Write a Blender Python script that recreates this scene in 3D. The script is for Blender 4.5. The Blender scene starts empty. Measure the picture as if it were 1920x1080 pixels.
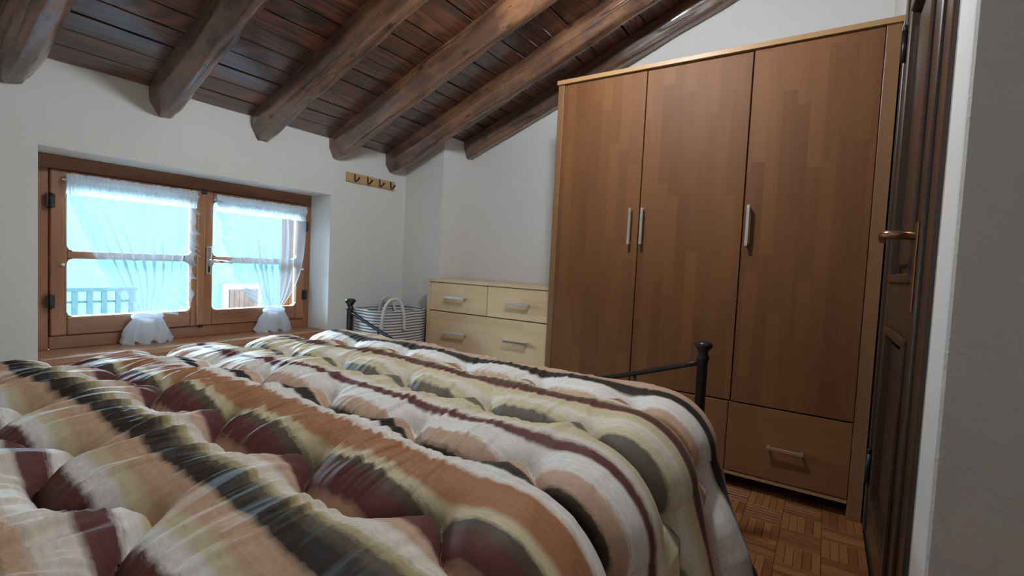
import bpy, bmesh, math, random
import numpy as np
from mathutils import Vector, Matrix

random.seed(7)
RNG = np.random.default_rng(11)
scene = bpy.context.scene
COL = scene.collection

# ------------------------------------------------------------------ camera
CAM_H = 0.9341
def camera():
    ya, pi, ro = math.radians(56.7609), math.radians(-2.7643), math.radians(2.7496)
    fw = Vector((math.sin(ya)*math.cos(pi), math.cos(ya)*math.cos(pi), math.sin(pi)))
    r0 = Vector((math.cos(ya), -math.sin(ya), 0)); u0 = r0.cross(fw)
    r = math.cos(ro)*r0 + math.sin(ro)*u0
    u = -math.sin(ro)*r0 + math.cos(ro)*u0
    cd = bpy.data.cameras.new('camera'); cd.sensor_width = 36; cd.lens = 898.4*36/1920
    cd.clip_start = 0.02; cd.clip_end = 200
    co = bpy.data.objects.new('camera', cd); COL.objects.link(co)
    m = Matrix((r, u, -fw)).transposed().to_4x4(); m.translation = (0, 0, CAM_H)
    co.matrix_world = m
    scene.camera = co
camera()

# ------------------------------------------------------------------ world, exposure
SKY = 32.0
LAMP = 104.0
w = bpy.data.worlds.new('world'); scene.world = w; w.use_nodes = True
bg = w.node_tree.nodes['Background']
bg.inputs[0].default_value = (0.60, 0.80, 1.0, 1); bg.inputs[1].default_value = SKY
vs = scene.view_settings
vs.view_transform = 'Standard'; vs.look = 'None'; vs.gamma = 1; vs.use_curve_mapping = False
vs.exposure = 1.12

# daylight enters by the window: a portal (gives off no light itself, only guides sky sampling)
pd = bpy.data.lights.new('window_portal', 'AREA'); pd.shape = 'RECTANGLE'; pd.size = 1.5; pd.size_y = 1.0
pd.cycles.is_portal = True
po = bpy.data.objects.new('window_portal', pd); COL.objects.link(po)
po.location = (1.25, 3.12, 0.90); po.rotation_euler = (math.radians(-90), 0, 0)

# ------------------------------------------------------------------ measured room
WY = 2.682; PY = 2.310; PX = 2.572; QX = 2.880; DY = -0.180
SL = 0.40; CZ = 1.674
def ceil_z(y): return CZ + SL*(WY - y)
XL = -0.55; YB = -1.30

# ------------------------------------------------------------------ node helpers
def mat(name):
    m = bpy.data.materials.new(name); m.use_nodes = True
    nt = m.node_tree; b = nt.nodes['Principled BSDF']
    return m, nt, b
def N(nt, t, **kw):
    n = nt.nodes.new(t)
    for k, v in kw.items():
        if k.startswith('i_'):
            n.inputs[k[2:].replace('_', ' ')].default_value = v
        else: setattr(n, k, v)
    return n
def L(nt, a, b): nt.links.new(a, b)
def math_n(nt, op, a, b=None, c=None):
    n = nt.nodes.new('ShaderNodeMath'); n.operation = op
    for i, v in enumerate((a, b, c)):
        if v is None: continue
        if isinstance(v, (int, float)): n.inputs[i].default_value = v
        else: nt.links.new(v, n.inputs[i])
    return n.outputs[0]
def ramp(nt, fac, stops, interp='LINEAR'):
    n = nt.nodes.new('ShaderNodeValToRGB'); n.color_ramp.interpolation = interp
    e = n.color_ramp.elements
    while len(e) < len(stops): e.new(0.5)
    for k, (p, c) in enumerate(stops):
        e[k].position = p; e[k].color = (*c, 1)
    if fac is not None: nt.links.new(fac, n.inputs[0])
    return n.outputs[0]
def mixc(nt, fac, a, b, blend='MIX'):
    n = nt.nodes.new('ShaderNodeMix'); n.data_type = 'RGBA'; n.blend_type = blend
    for sock, v in ((n.inputs[0], fac), (n.inputs[6], a), (n.inputs[7], b)):
        if isinstance(v, (int, float)): sock.default_value = v
        elif isinstance(v, tuple): sock.default_value = (*v, 1)
        else: nt.links.new(v, sock)
    return n.outputs[2]
def bump(nt, b, h, strength=0.3, dist=0.005):
    n = nt.nodes.new('ShaderNodeBump'); n.inputs['Strength'].default_value = strength
    n.inputs['Distance'].default_value = dist
    nt.links.new(h, n.inputs['Height']); nt.links.new(n.outputs[0], b.inputs['Normal'])
def pos(nt): return nt.nodes.new('ShaderNodeNewGeometry').outputs['Position']
def mapping(nt, v, scale, rnd=0.0, rot=(0, 0, 0)):
    if rnd:
        o = nt.nodes.new('ShaderNodeObjectInfo')
        vm = nt.nodes.new('ShaderNodeVectorMath'); vm.operation = 'SCALE'
        vm.inputs[0].default_value = (rnd, rnd*1.7, rnd*.6); nt.links.new(o.outputs['Random'], vm.inputs['Scale'])
        va = nt.nodes.new('ShaderNodeVectorMath'); nt.links.new(v, va.inputs[0]); nt.links.new(vm.outputs[0], va.inputs[1])
        v = va.outputs[0]
    mp = nt.nodes.new('ShaderNodeMapping'); mp.inputs['Scale'].default_value = scale
    mp.inputs['Rotation'].default_value = rot
    nt.links.new(v, mp.inputs[0]); return mp.outputs[0]
def noise(nt, v, scale, detail=4, rough=0.55, dist=0.0):
    n = nt.nodes.new('ShaderNodeTexNoise'); n.inputs['Scale'].default_value = scale
    n.inputs['Detail'].default_value = detail; n.inputs['Roughness'].default_value = rough
    n.inputs['Distortion'].default_value = dist
    nt.links.new(v, n.inputs['Vector']); return n.outputs['Fac']

def plaster(name, col, b1=0.25, scale=14, d=0.004):
    m, nt, b = mat(name); p = pos(nt)
    big = noise(nt, p, 2.2, 3); fine = noise(nt, p, 90, 3); med = noise(nt, p, scale, 4)
    c = mixc(nt, math_n(nt, 'MULTIPLY', big, 0.35), col, tuple(x*0.88 for x in col))
    L(nt, c, b.inputs['Base Color']); b.inputs['Roughness'].default_value = 0.9
    h = math_n(nt, 'ADD', med, math_n(nt, 'MULTIPLY', fine, 0.25))
    bump(nt, b, h, b1, d); return m
def rough_plaster(name, col):
    m, nt, b = mat(name); p = pos(nt)
    n1 = noise(nt, p, 9, 5, .6); v = N(nt, 'ShaderNodeTexVoronoi', feature='SMOOTH_F1'); v.inputs['Scale'].default_value = 60
    L(nt, p, v.inputs['Vector'])
    fine = noise(nt, p, 130, 3); blob = ramp(nt, noise(nt, p, 55, 2, .5), [(0.56, (0, 0, 0)), (0.72, (1, 1, 1))])
    h = math_n(nt, 'ADD', math_n(nt, 'MULTIPLY', n1, 1.2), math_n(nt, 'ADD', math_n(nt, 'MULTIPLY', blob, 0.5), math_n(nt, 'MULTIPLY', fine, .2)))
    L(nt, mixc(nt, n1, tuple(x*.9 for x in col), col), b.inputs['Base Color'])
    b.inputs['Roughness'].default_value = .92; bump(nt, b, h, .45, .004); return m
def wood(name, light, dark, along, grain=1.0, rnd=3.0, rough=.45, coat=0.0, rvar=.35, bmp=.15, cath=False, spec=.5):
    """grain runs along the axis 'along' ('x','y','z')"""
    m, nt, b = mat(name); p = pos(nt)
    sc = {'x': (1.4, 22, 22), 'y': (22, 1.4, 22), 'z': (22, 22, 1.4)}[along]
    v = mapping(nt, p, tuple(s*grain for s in sc), rnd)
    n1 = noise(nt, v, 1.0, 6, .6, .4)
    v2 = mapping(nt, p, tuple(s*grain*4 for s in sc), rnd); n2 = noise(nt, v2, 1.0, 3, .6)
    f = math_n(nt, 'ADD', math_n(nt, 'MULTIPLY', n1, .7), math_n(nt, 'MULTIPLY', n2, .3))
    if cath:
        sw = {'x': (1.0, 9, 9), 'y': (9, 1.0, 9), 'z': (9, 9, 1.0)}[along]
        vw = mapping(nt, p, sw, rnd*2)
        nz = noise(nt, vw, .55, 2, .45)
        rings = math_n(nt, 'SINE', math_n(nt, 'MULTIPLY', nz, 120.0))
        rings = math_n(nt, 'MULTIPLY_ADD', rings, .42, .5)
        f = math_n(nt, 'ADD', math_n(nt, 'MULTIPLY', f, .58), math_n(nt, 'MULTIPLY', rings, .40))
    c = ramp(nt, f, [(0.28, dark), (0.72, light)])
    o = nt.nodes.new('ShaderNodeObjectInfo')
    k = math_n(nt, 'MULTIPLY_ADD', o.outputs['Random'], rvar, 1-rvar/2)
    hsv = nt.nodes.new('ShaderNodeHueSaturation'); L(nt, c, hsv.inputs['Color']); L(nt, k, hsv.inputs['Value'])
    L(nt, hsv.outputs[0], b.inputs['Base Color'])
    b.inputs['Roughness'].default_value = rough; b.inputs['Coat Weight'].default_value = coat
    b.inputs['Coat Roughness'].default_value = .16 if cath else .28; b.inputs['Specular IOR Level'].default_value = spec
    if cath: b.inputs['Coat IOR'].default_value = 1.75
    bump(nt, b, f, bmp, .003); return m
def staves(name, light, dark, across, along, wid=.048, length=.42, rough=.55, seed=0.0, contrast=1.0, coat=.0):
    """laminated panel of glued staves; across/along are axis indices"""
    m, nt, b = mat(name); p = pos(nt)
    s = nt.nodes.new('ShaderNodeSeparateXYZ'); L(nt, p, s.inputs[0])
    a, l = s.outputs[across], s.outputs[along]
    o = nt.nodes.new('ShaderNodeObjectInfo')
    a = math_n(nt, 'ADD', a, seed + 10.0)
    row = math_n(nt, 'FLOOR', math_n(nt, 'DIVIDE', a, wid))
    def wn(x, y):
        c = nt.nodes.new('ShaderNodeCombineXYZ'); L(nt, x, c.inputs[0]); L(nt, y, c.inputs[1])
        q = nt.nodes.new('ShaderNodeTexWhiteNoise'); q.noise_dimensions = '3D'; L(nt, o.outputs['Random'], c.inputs[2]); L(nt, c.outputs[0], q.inputs[0]); return q.outputs['Value']
    off = math_n(nt, 'MULTIPLY', wn(row, math_n(nt, 'MULTIPLY', row, 1.37)), length*3)
    l2 = math_n(nt, 'ADD', math_n(nt, 'ADD', l, off), 10.0)
    idx = math_n(nt, 'FLOOR', math_n(nt, 'DIVIDE', l2, length))
    rv = wn(row, idx)
    sc = [26, 26, 26]; sc[along] = 1.6
    # shift the grain for every stave
    cz = nt.nodes.new('ShaderNodeCombineXYZ'); L(nt, math_n(nt, 'MULTIPLY', rv, 9.0), cz.inputs[across]); L(nt, math_n(nt, 'MULTIPLY', rv, 5.0), cz.inputs[along])
    va = nt.nodes.new('ShaderNodeVectorMath'); L(nt, p, va.inputs[0]); L(nt, cz.outputs[0], va.inputs[1])
    g = noise(nt, mapping(nt, va.outputs[0], tuple(sc)), 1.0, 5, .6, .6)
    g2 = noise(nt, mapping(nt, va.outputs[0], tuple(q*5 for q in sc)), 1.0, 3, .6)
    f = math_n(nt, 'ADD', math_n(nt, 'MULTIPLY', math_n(nt, 'POWER', rv, 1.0), .55*contrast), math_n(nt, 'ADD', math_n(nt, 'MULTIPLY', g, .5), math_n(nt, 'MULTIPLY', g2, .18)))
    c = ramp(nt, f, [(0.25, dark), (0.85, light)])
    L(nt, c, b.inputs['Base Color']); b.inputs['Roughness'].default_value = rough
    b.inputs['Coat Weight'].default_value = coat; b.inputs['Coat Roughness'].default_value = .3; b.inputs['Specular IOR Level'].default_value = .32
    bump(nt, b, g2, .06, .002); return m
def plain(name, col, rough=.5, metal=0.0, coat=0.0, nz=0.0):
    m, nt, b = mat(name)
    b.inputs['Roughness'].default_value = rough; b.inputs['Metallic'].default_value = metal; b.inputs['Coat Weight'].default_value = coat
    p = pos(nt); n = noise(nt, p, 40, 4)
    L(nt, mixc(nt, n, tuple(x*(1-nz) for x in col), tuple(min(1, x*(1+nz)) for x in col)), b.inputs['Base Color'])
    return m

# ------------------------------------------------------------------ materials
M = {}
M['wall'] = plaster('wall_plaster', (.77, .745, .705))
M['rough'] = rough_plaster('rough_plaster', (.74, .72, .69))
M['outwall'] = plaster('outside_plaster', (.027, .066, .068))
M['ceil'] = wood('ceiling_board', (.150, .038, .012), (.026, .007, .003), 'x', .8, 5.0, .42, 1.0, .75, .22, cath=True, spec=.3)
M['ceilback'] = plain('ceiling_gap', (.012, .006, .004), .9)
M['frame'] = wood('window_wood', (.40, .18, .09), (.20, .08, .04), 'x', .8, 3, .35, .2, .12)
M['framev'] = wood('window_wood_upright', (.42, .185, .085), (.22, .085, .04), 'z', .8, 3, .35, .2, .12)
M['sill'] = wood('sill_wood', (.50, .25, .12), (.30, .13, .06), 'x', .7, 3, .35, .2, .1)
M['door'] = wood('dark_door_wood', (.085, .045, .026), (.035, .018, .011), 'z', .8, 3, .33, .3, .15)
M['doorh'] = wood('dark_door_rail_wood', (.085, .045, .026), (.035, .018, .011), 'x', .8, 3, .33, .3, .15)
M['ward'] = staves('wardrobe_staves', (.238, .098, .031), (.150, .057, .019), 1, 2, .050, .46, .58, contrast=.7)
M['warddr'] = staves('wardrobe_drawer_wood', (.29, .128, .048), (.21, .088, .034), 2, 1, .30, 1.2, .42, contrast=.5)
M['wardside'] = wood('wardrobe_carcass', (.275, .138, .057), (.215, .102, .042), 'z', .8, 2, .42, .1, .05)
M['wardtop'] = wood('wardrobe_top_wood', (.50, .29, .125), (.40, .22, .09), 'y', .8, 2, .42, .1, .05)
M['dress'] = staves('dresser_front_wood', (.86, .65, .38), (.73, .515, .28), 2, 1, .095, .62, .4, contrast=.7)
M['dresside'] = wood('dresser_carcass', (.80, .59, .34), (.66, .45, .24), 'z', .8, 2, .4, .1, .05)
M['drestop'] = wood('dresser_top_wood', (.80, .60, .37), (.66, .46, .26), 'y', .8, 2, .4, .1, .05)
M['rack'] = wood('rack_board', (.62, .40, .19), (.48, .28, .12), 'x', .8, 2, .45, .1, .05)
M['nickel'] = plain('brushed_nickel', (.78, .76, .73), .32, 1.0)
M['chrome'] = plain('chrome', (.82, .82, .82), .12, 1.0)
M['brass'] = plain('dull_brass', (.62, .47, .33), .4, .8)
M['bronze'] = plain('bronze', (.42, .27, .17), .28, 1.0)
M['iron'] = plain('black_iron', (.018, .018, .022), .38, .3, .2, .2)
M['dark'] = plain('dark_hardware', (.05, .045, .045), .4, .8)
M['canvas'] = plain('canvas', (.72, .71, .68), .9, 0, 0, .06)
M['white'] = plain('white_fabric', (.8, .8, .8), .9)

def beam_material():
    m, nt, b = mat('hewn_beam'); p = mapping(nt, pos(nt), (1, 1, 1), 0, (math.atan(SL), 0, 0))
    v = mapping(nt, p, (16, 1.6, 16), 9.0); n1 = noise(nt, v, 1, 6, .65, .8)
    v2 = mapping(nt, p, (60, 5, 60), 9.0); n2 = noise(nt, v2, 1, 4, .6)
    patch = ramp(nt, noise(nt, mapping(nt, p, (7, 3.2, 7), 13.0), 1, 4, .6), [(.46, (0, 0, 0)), (.60, (1, 1, 1))])
    c = ramp(nt, n1, [(.25, (.034, .014, .009)), (.5, (.105, .046, .025)), (.75, (.22, .10, .05))])
    c = mixc(nt, math_n(nt, 'MULTIPLY', patch, .65), c, (.30, .135, .058))
    vo = N(nt, 'ShaderNodeTexVoronoi'); vo.inputs['Scale'].default_value = 1.0
    L(nt, mapping(nt, p, (13, 5, 13), 5.0), vo.inputs['Vector'])
    knot = ramp(nt, vo.outputs['Distance'], [(.05, (1, 1, 1)), (.16, (0, 0, 0))])
    c = mixc(nt, math_n(nt, 'MULTIPLY', knot, .9), c, (.012, .006, .004))
    vc = mapping(nt, p, (11, .35, 11), 21.0); nc = noise(nt, vc, 1, 2, .5)
    crack = ramp(nt, math_n(nt, 'ABSOLUTE', math_n(nt, 'SUBTRACT', nc, .5)), [(.0, (1, 1, 1)), (.010, (0, 0, 0))])
    worm = ramp(nt, noise(nt, mapping(nt, p, (70, 45, 70), 3.0), 1, 1, .5), [(.70, (0, 0, 0)), (.74, (1, 1, 1))])
    c = mixc(nt, math_n(nt, 'MULTIPLY', worm, .85), c, (.012, .006, .004))
    c = mixc(nt, math_n(nt, 'MULTIPLY', crack, .8), c, (.008, .004, .003))
    L(nt, c, b.inputs['Base Color']); b.inputs['Roughness'].default_value = .38
    b.inputs['Coat Weight'].default_value = 1.0; b.inputs['Coat Roughness'].default_value = .18; b.inputs['Coat IOR'].default_value = 1.7
    h = math_n(nt, 'ADD', math_n(nt, 'MULTIPLY', n1, .8), math_n(nt, 'ADD', math_n(nt, 'MULTIPLY', n2, .3), math_n(nt, 'MULTIPLY', crack, -.8)))
    h = math_n(nt, 'SUBTRACT', h, math_n(nt, 'MULTIPLY', knot, .6))
    bump(nt, b, h, .5, .008); return m
M['beam'] = beam_material()

def parquet_material():
    m, nt, b = mat('parquet_wood'); p = pos(nt)
    o = nt.nodes.new('ShaderNodeObjectInfo')
    n1 = noise(nt, mapping(nt, p, (40, 40, 40), 7.0), 1, 4, .6)
    n2 = noise(nt, mapping(nt, p, (26, 26, 5)), 1, 2, .5)
    f = math_n(nt, 'ADD', math_n(nt, 'MULTIPLY', o.outputs['Random'], .55), math_n(nt, 'ADD', math_n(nt, 'MULTIPLY', n1, .3), math_n(nt, 'MULTIPLY', n2, .2)))
    L(nt, ramp(nt, f, [(.15, (.17, .060, .018)), (.5, (.28, .105, .032)), (.9, (.40, .165, .055))]), b.inputs['Base Color'])
    b.inputs['Roughness'].default_value = .38; b.inputs['Coat Weight'].default_value = .15; bump(nt, b, n1, .1, .002); return m
M['parquet'] = parquet_material()

def sheer(name, opac, col=(.86, .90, .95), tc=(.12, .145, .165)):
    m, nt, b = mat(name); out = nt.nodes['Material Output']; nt.nodes.remove(b)
    p = pos(nt); wv = noise(nt, mapping(nt, p, (260, 260, 260)), 1, 1)
    tr = N(nt, 'ShaderNodeBsdfTransparent'); di = N(nt, 'ShaderNodeBsdfDiffuse'); tl = N(nt, 'ShaderNodeBsdfTranslucent')
    di.inputs[0].default_value = (*col, 1); tl.inputs[0].default_value = (*tc, 1)
    m1 = N(nt, 'ShaderNodeMixShader'); m1.inputs[0].default_value = .5; L(nt, di.outputs[0], m1.inputs[1]); L(nt, tl.outputs[0], m1.inputs[2])
    m2 = N(nt, 'ShaderNodeMixShader'); L(nt, math_n(nt, 'MULTIPLY_ADD', wv, .12, opac-.06), m2.inputs[0]); L(nt, tr.outputs[0], m2.inputs[1]); L(nt, m1.outputs[0], m2.inputs[2])
    L(nt, m2.outputs[0], out.inputs[0]); return m
M['sheer'] = sheer('sheer_voile', .54); M['sheer2'] = sheer('doubled_voile', .90, tc=(.82, .86, .92))

def glass_material():
    m, nt, b = mat('window_glass'); out = nt.nodes['Material Output']; nt.nodes.remove(b)
    tr = N(nt, 'ShaderNodeBsdfTransparent'); gl = N(nt, 'ShaderNodeBsdfGlossy'); gl.inputs['Roughness'].default_value = .02
    tr.inputs[0].default_value = (.96, .985, .98, 1)
    fr = N(nt, 'ShaderNodeFresnel'); fr.inputs['IOR'].default_value = 1.45
    mx = N(nt, 'ShaderNodeMixShader'); L(nt, fr.outputs[0], mx.inputs[0]); L(nt, tr.outputs[0], mx.inputs[1]); L(nt, gl.outputs[0], mx.inputs[2])
    L(nt, mx.outputs[0], out.inputs[0]); return m
M['glass'] = glass_material()

def basket_material():
    m, nt, b = mat('striped_canvas'); p = pos(nt); s = nt.nodes.new('ShaderNodeSeparateXYZ'); L(nt, p, s.inputs[0])
    wob = noise(nt, p, 6, 2); z = math_n(nt, 'MULTIPLY_ADD', wob, .008, s.outputs[2])
    fr = math_n(nt, 'FRACT', math_n(nt, 'DIVIDE', z, .0185))
    f = ramp(nt, fr, [(.0, (1, 1, 1)), (.28, (1, 1, 1)), (.34, (0, 0, 0)), (.94, (0, 0, 0)), (1.0, (1, 1, 1))])
    L(nt, mixc(nt, f, (.70, .69, .66), (.055, .055, .065)), b.inputs['Base Color']); b.inputs['Roughness'].default_value = .9
    return m
M['stripe'] = basket_material()

# duvet stripes across the sheet coordinate u = s (metres), painted-looking print
CR = (.74, .66, .54); WH = (.80, .76, .695); YE = (.64, .545, .34); OR = (.40, .18, .08); PE = (.58, .39, .265)
TA = (.56, .37, .23); MA = (.130, .042, .036); DK = (.032, .024, .016); OL = (.105, .080, .045); GR = (.155, .135, .105); OY = (.42, .33, .16)
BANDS = [(-.90, CR), (-.30, TA), (-.24, MA), (-.18, CR), (-.10, YE), (-.04, OR), (.02, CR), (.055, OR), (.085, DK), (.118, GR), (.130, TA), (.158, CR),
         (.213, MA), (.258, WH), (.288, YE), (.312, TA), (.362, DK), (.402, OL), (.422, OY), (.440, CR), (.478, PE), (.510, MA),
         (.562, OL), (.588, YE), (.610, OR), (.688, CR), (.702, WH), (.744, DK), (.786, OL), (.795, PE), (.842, WH), (.912, MA), (.950, CR), (.985, YE),
         (1.068, GR), (1.118, YE), (1.150, CR), (1.195, YE), (1.240, MA), (1.278, OL), (1.302, OY), (1.325, CR), (1.36, OR), (1.405, PE), (1.43, WH), (1.508, DK), (1.562, PE), (1.62, CR), (1.68, TA), (1.76, MA), (1.84, CR)]
def duvet_material():
    m, nt, b = mat('printed_satin')
    uv = nt.nodes.new('ShaderNodeUVMap'); uv.uv_map = 'sheet'
    s = nt.nodes.new('ShaderNodeSeparateXYZ'); L(nt, uv.outputs[0], s.inputs[0])
    st = noise(nt, mapping(nt, uv.outputs[0], (38, 2.4, 1)), 1, 5, .65)       # brush streaks along the stripes
    sp = noise(nt, mapping(nt, uv.outputs[0], (150, 75, 1)), 1, 3, .65)       # speckle
    lo = noise(nt, mapping(nt, uv.outputs[0], (6, 3.0, 1)), 1, 2, .5)
    u = math_n(nt, 'ADD', s.outputs[0], math_n(nt, 'MULTIPLY', math_n(nt, 'SUBTRACT', lo, .5), .030))
    u = math_n(nt, 'ADD', u, math_n(nt, 'MULTIPLY', math_n(nt, 'SUBTRACT', st, .5), .026))
    u = math_n(nt, 'ADD', u, math_n(nt, 'MULTIPLY', math_n(nt, 'SUBTRACT', sp, .5), .012))
    segs = [(-.62, .20), (.20, .60), (.60, 1.10), (1.10, 2.0)]
    cols = []
    for a, c in segs:
        stops = []; bs = [x for x in BANDS]
        def at(x):
            r = bs[0][1]
            for xb, cc in bs:
                if xb <= x: r = cc
            return r
        stops.append((0.0, at(a)))
        for xb, cc in bs:
            if a < xb < c:
                k = [q for q in bs if q[0] < xb][-1][1]; e = .0065
                stops.append(((xb-e-a)/(c-a), k)); stops.append(((xb+e-a)/(c-a), cc))
        stops.append((1.0, at(c-1e-4)))
        stops = [(min(1, max(0, q)), cc) for q, cc in stops][:32]
        cols.append(ramp(nt, math_n(nt, 'DIVIDE', math_n(nt, 'SUBTRACT', u, a), c-a), stops))
    c = cols[0]
    for k in range(1, 4):
        c = mixc(nt, math_n(nt, 'GREATER_THAN', u, segs[k][0]), c, cols[k])
    k = math_n(nt, 'MULTIPLY_ADD', st, .60, .70)
    k = math_n(nt, 'MULTIPLY', k, math_n(nt, 'MULTIPLY_ADD', sp, .50, .75))
    hsv = nt.nodes.new('ShaderNodeHueSaturation'); L(nt, c, hsv.inputs['Color']); L(nt, k, hsv.inputs['Value'])
    L(nt, hsv.outputs[0], b.inputs['Base Color'])
    b.inputs['Roughness'].default_value = .58; b.inputs['Specular IOR Level'].default_value = .22; b.inputs['Sheen Weight'].default_value = .04
    fine = noise(nt, mapping(nt, uv.outputs[0], (14, 120, 1)), 1, 3, .5); bump(nt, b, fine, .10, .003)
    return m
M['duvet'] = duvet_material()

# ------------------------------------------------------------------ object helpers
def tag(o, label=None, cat=None, group=None, kind=None):
    if label: o['label'] = label
    if cat: o['category'] = cat
    if group: o['group'] = group
    if kind: o['kind'] = kind
    return o
def thing(name, loc, label=None, cat=None, group=None, kind=None):
    o = bpy.data.objects.new(name, None); o.location = loc; o.empty_display_size = .05
    COL.objects.link(o); return tag(o, label, cat, group, kind)
def root_loc(o):
    v = Vector((0, 0, 0))
    while o is not None:
        if o.type == 'EMPTY': v = v + o.location
        o = o.parent
    return v
def link(name, me, m, parent=None, smooth=False):
    o = bpy.data.objects.new(name, me); COL.objects.link(o)
    if m is not None and not me.materials: me.materials.append(M[m] if isinstance(m, str) else m)
    if parent is not None:
        o.parent = parent
        if parent.type == 'EMPTY': o.matrix_parent_inverse = Matrix.Translation(-root_loc(parent))
    if smooth:
        me.polygons.foreach_set('use_smooth', [True]*len(me.polygons))
    return o
def bm_obj(name, bm, m, parent=None, smooth=False):
    bmesh.ops.recalc_face_normals(bm, faces=bm.faces)
    me = bpy.data.meshes.new(name); bm.to_mesh(me); bm.free(); return link(name, me, m, parent, smooth)
def add_box(bm, x0, x1, y0, y1, z0, z1, bev=0.0, seg=2):
    r = bmesh.ops.create_cube(bm, size=1.0)
    vv = r['verts']
    for v in vv:
        v.co = Vector(((x0+x1)/2 + v.co.x*(x1-x0), (y0+y1)/2 + v.co.y*(y1-y0), (z0+z1)/2 + v.co.z*(z1-z0)))
    if bev:
        ed = list({e for v in vv for e in v.link_edges})
        bmesh.ops.bevel(bm, geom=ed, offset=bev, segments=seg, profile=.5, affect='EDGES')
def box(name, x0, x1, y0, y1, z0, z1, m, parent=None, bev=0.0, seg=2):
    bm = bmesh.new(); add_box(bm, x0, x1, y0, y1, z0, z1, bev, seg); return bm_obj(name, bm, m, parent)
def add_tube(bm, pts, rad, n=12, cap=True):
    pts = [Vector(p) for p in pts]; rings = []
    rad = rad if isinstance(rad, (list, tuple)) else [rad]*len(pts)
    t0 = (pts[1]-pts[0]).normalized(); up = Vector((0, 0, 1)) if abs(t0.z) < .9 else Vector((1, 0, 0))
    for i, p in enumerate(pts):
        t = ((pts[min(i+1, len(pts)-1)]-pts[max(i-1, 0)])).normalized()
        a = t.cross(up).normalized(); b2 = a.cross(t).normalized()
        rings.append([bm.verts.new(p + rad[i]*(math.cos(q)*a + math.sin(q)*b2)) for q in [2*math.pi*k/n for k in range(n)]])
    for i in range(len(rings)-1):
        for k in range(n):
            bm.faces.new((rings[i][k], rings[i][(k+1) % n], rings[i+1][(k+1) % n], rings[i+1][k]))
    if cap: bm.faces.new(rings[0][::-1]); bm.faces.new(rings[-1])
def tube(name, pts, rad, m, parent=None, n=12):
    bm = bmesh.new(); add_tube(bm, pts, rad, n); return bm_obj(name, bm, m, parent, True)
def lathe(name, c, prof, m, parent=None, n=24):
    bm = bmesh.new(); rings = []
    for r, z in prof:
        rings.append([bm.verts.new((c[0]+r*math.cos(2*math.pi*k/n), c[1]+r*math.sin(2*math.pi*k/n), c[2]+z)) for k in range(n)])
    for i in range(len(rings)-1):
        for k in range(n): bm.faces.new((rings[i][k], rings[i][(k+1) % n], rings[i+1][(k+1) % n], rings[i+1][k]))
    bm.faces.new(rings[0][::-1]); bm.faces.new(rings[-1]); return bm_obj(name, bm, m, parent, True)
def grid_mesh(name, P, m, parent=None, uv=None, wrap=False):
    """P: (a,b,3) array -> quad grid"""
    a, b = P.shape[:2]
    idx = np.arange(a*b).reshape(a, b)
    if wrap: idx = np.concatenate([idx, idx[:, :1]], 1)
    f = np.stack([idx[:-1, :-1], idx[1:, :-1], idx[1:, 1:], idx[:-1, 1:]], -1).reshape(-1, 4)
    me = bpy.data.meshes.new(name)
    me.from_pydata(P.reshape(-1, 3).tolist(), [], f.tolist())
    if uv is not None:
        l = me.uv_layers.new(name='sheet'); flat = uv.reshape(-1, 2)[f.reshape(-1)].astype(np.float32)
        l.data.foreach_set('uv', flat.ravel())
    return link(name, me, m, parent, True)
def vnoise(x, y, seed=0):
    """smooth value noise on arrays"""
    r = np.random.default_rng(seed).random((256, 256))
    xi = np.floor(x).astype(int); yi = np.floor(y).astype(int); fx = x-xi; fy = y-yi
    fx = fx*fx*fx*(fx*(fx*6-15)+10); fy = fy*fy*fy*(fy*(fy*6-15)+10)
    g = lambda i, j: r[i % 256, j % 256]
    return (g(xi, yi)*(1-fx)+g(xi+1, yi)*fx)*(1-fy) + (g(xi, yi+1)*(1-fx)+g(xi+1, yi+1)*fx)*fy
S = dict(kind='structure')

# ------------------------------------------------------------------ room shell
floor = box('floor', XL, QX+.2, YB, WY+.1, -.10, -.010, M['ceilback']); tag(floor, **S)
def wall_poly(name, pts, axis, a, b, m):
    """vertical slab: polygon pts in (h,z), extruded from a to b along axis"""
    bm = bmesh.new()
    mk = (lambda h, z, t: (t, h, z)) if axis == 'x' else (lambda h, z, t: (h, t, z))
    A = [bm.verts.new(mk(h, z, a)) for h, z in pts]; B = [bm.verts.new(mk(h, z, b)) for h, z in pts]
    bm.faces.new(A); bm.faces.new(B[::-1])
    for i in range(len(pts)):
        j = (i+1) % len(pts); bm.faces.new((A[i], A[j], B[j], B[i]))
    return tag(bm_obj(name, bm, m), **S)
WX0, WX1, WZ0, WZ1 = .570, 1.932, .455, 1.326
bm = bmesh.new()
OUT = 3.06
ztop = ceil_z(WY)+.06
add_box(bm, XL-.2, WX0, WY, OUT, -.1, ztop); add_box(bm, WX1, QX+.2, WY, OUT, -.1, ztop)
add_box(bm, WX0, WX1, WY, OUT, -.1, WZ0-.03); add_box(bm, WX0, WX1, WY, OUT, WZ1, ztop)
bmesh.ops.remove_doubles(bm, verts=bm.verts, dist=1e-5)
tag(bm_obj('wall_window', bm, 'wall'), **S)
side = lambda y0, y1, e=.05: [(y0, -.1), (y1, -.1), (y1, ceil_z(y1)+e), (y0, ceil_z(y0)+e)]
wall_poly('wall_right', side(DY-.2, WY), 'x', QX, QX+.15, 'wall')
wall_poly('wall_pillar', side(PY, WY), 'x', PX, QX, 'wall')
wall_poly('wall_left', side(YB, WY), 'x', XL-.15, XL, 'wall')
wall_poly('wall_back', [(XL-.15, -.1), (1.265, -.1), (1.265, ceil_z(YB)+.05), (XL-.15, ceil_z(YB)+.05)], 'y', YB-.15, YB, 'wall')
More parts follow.
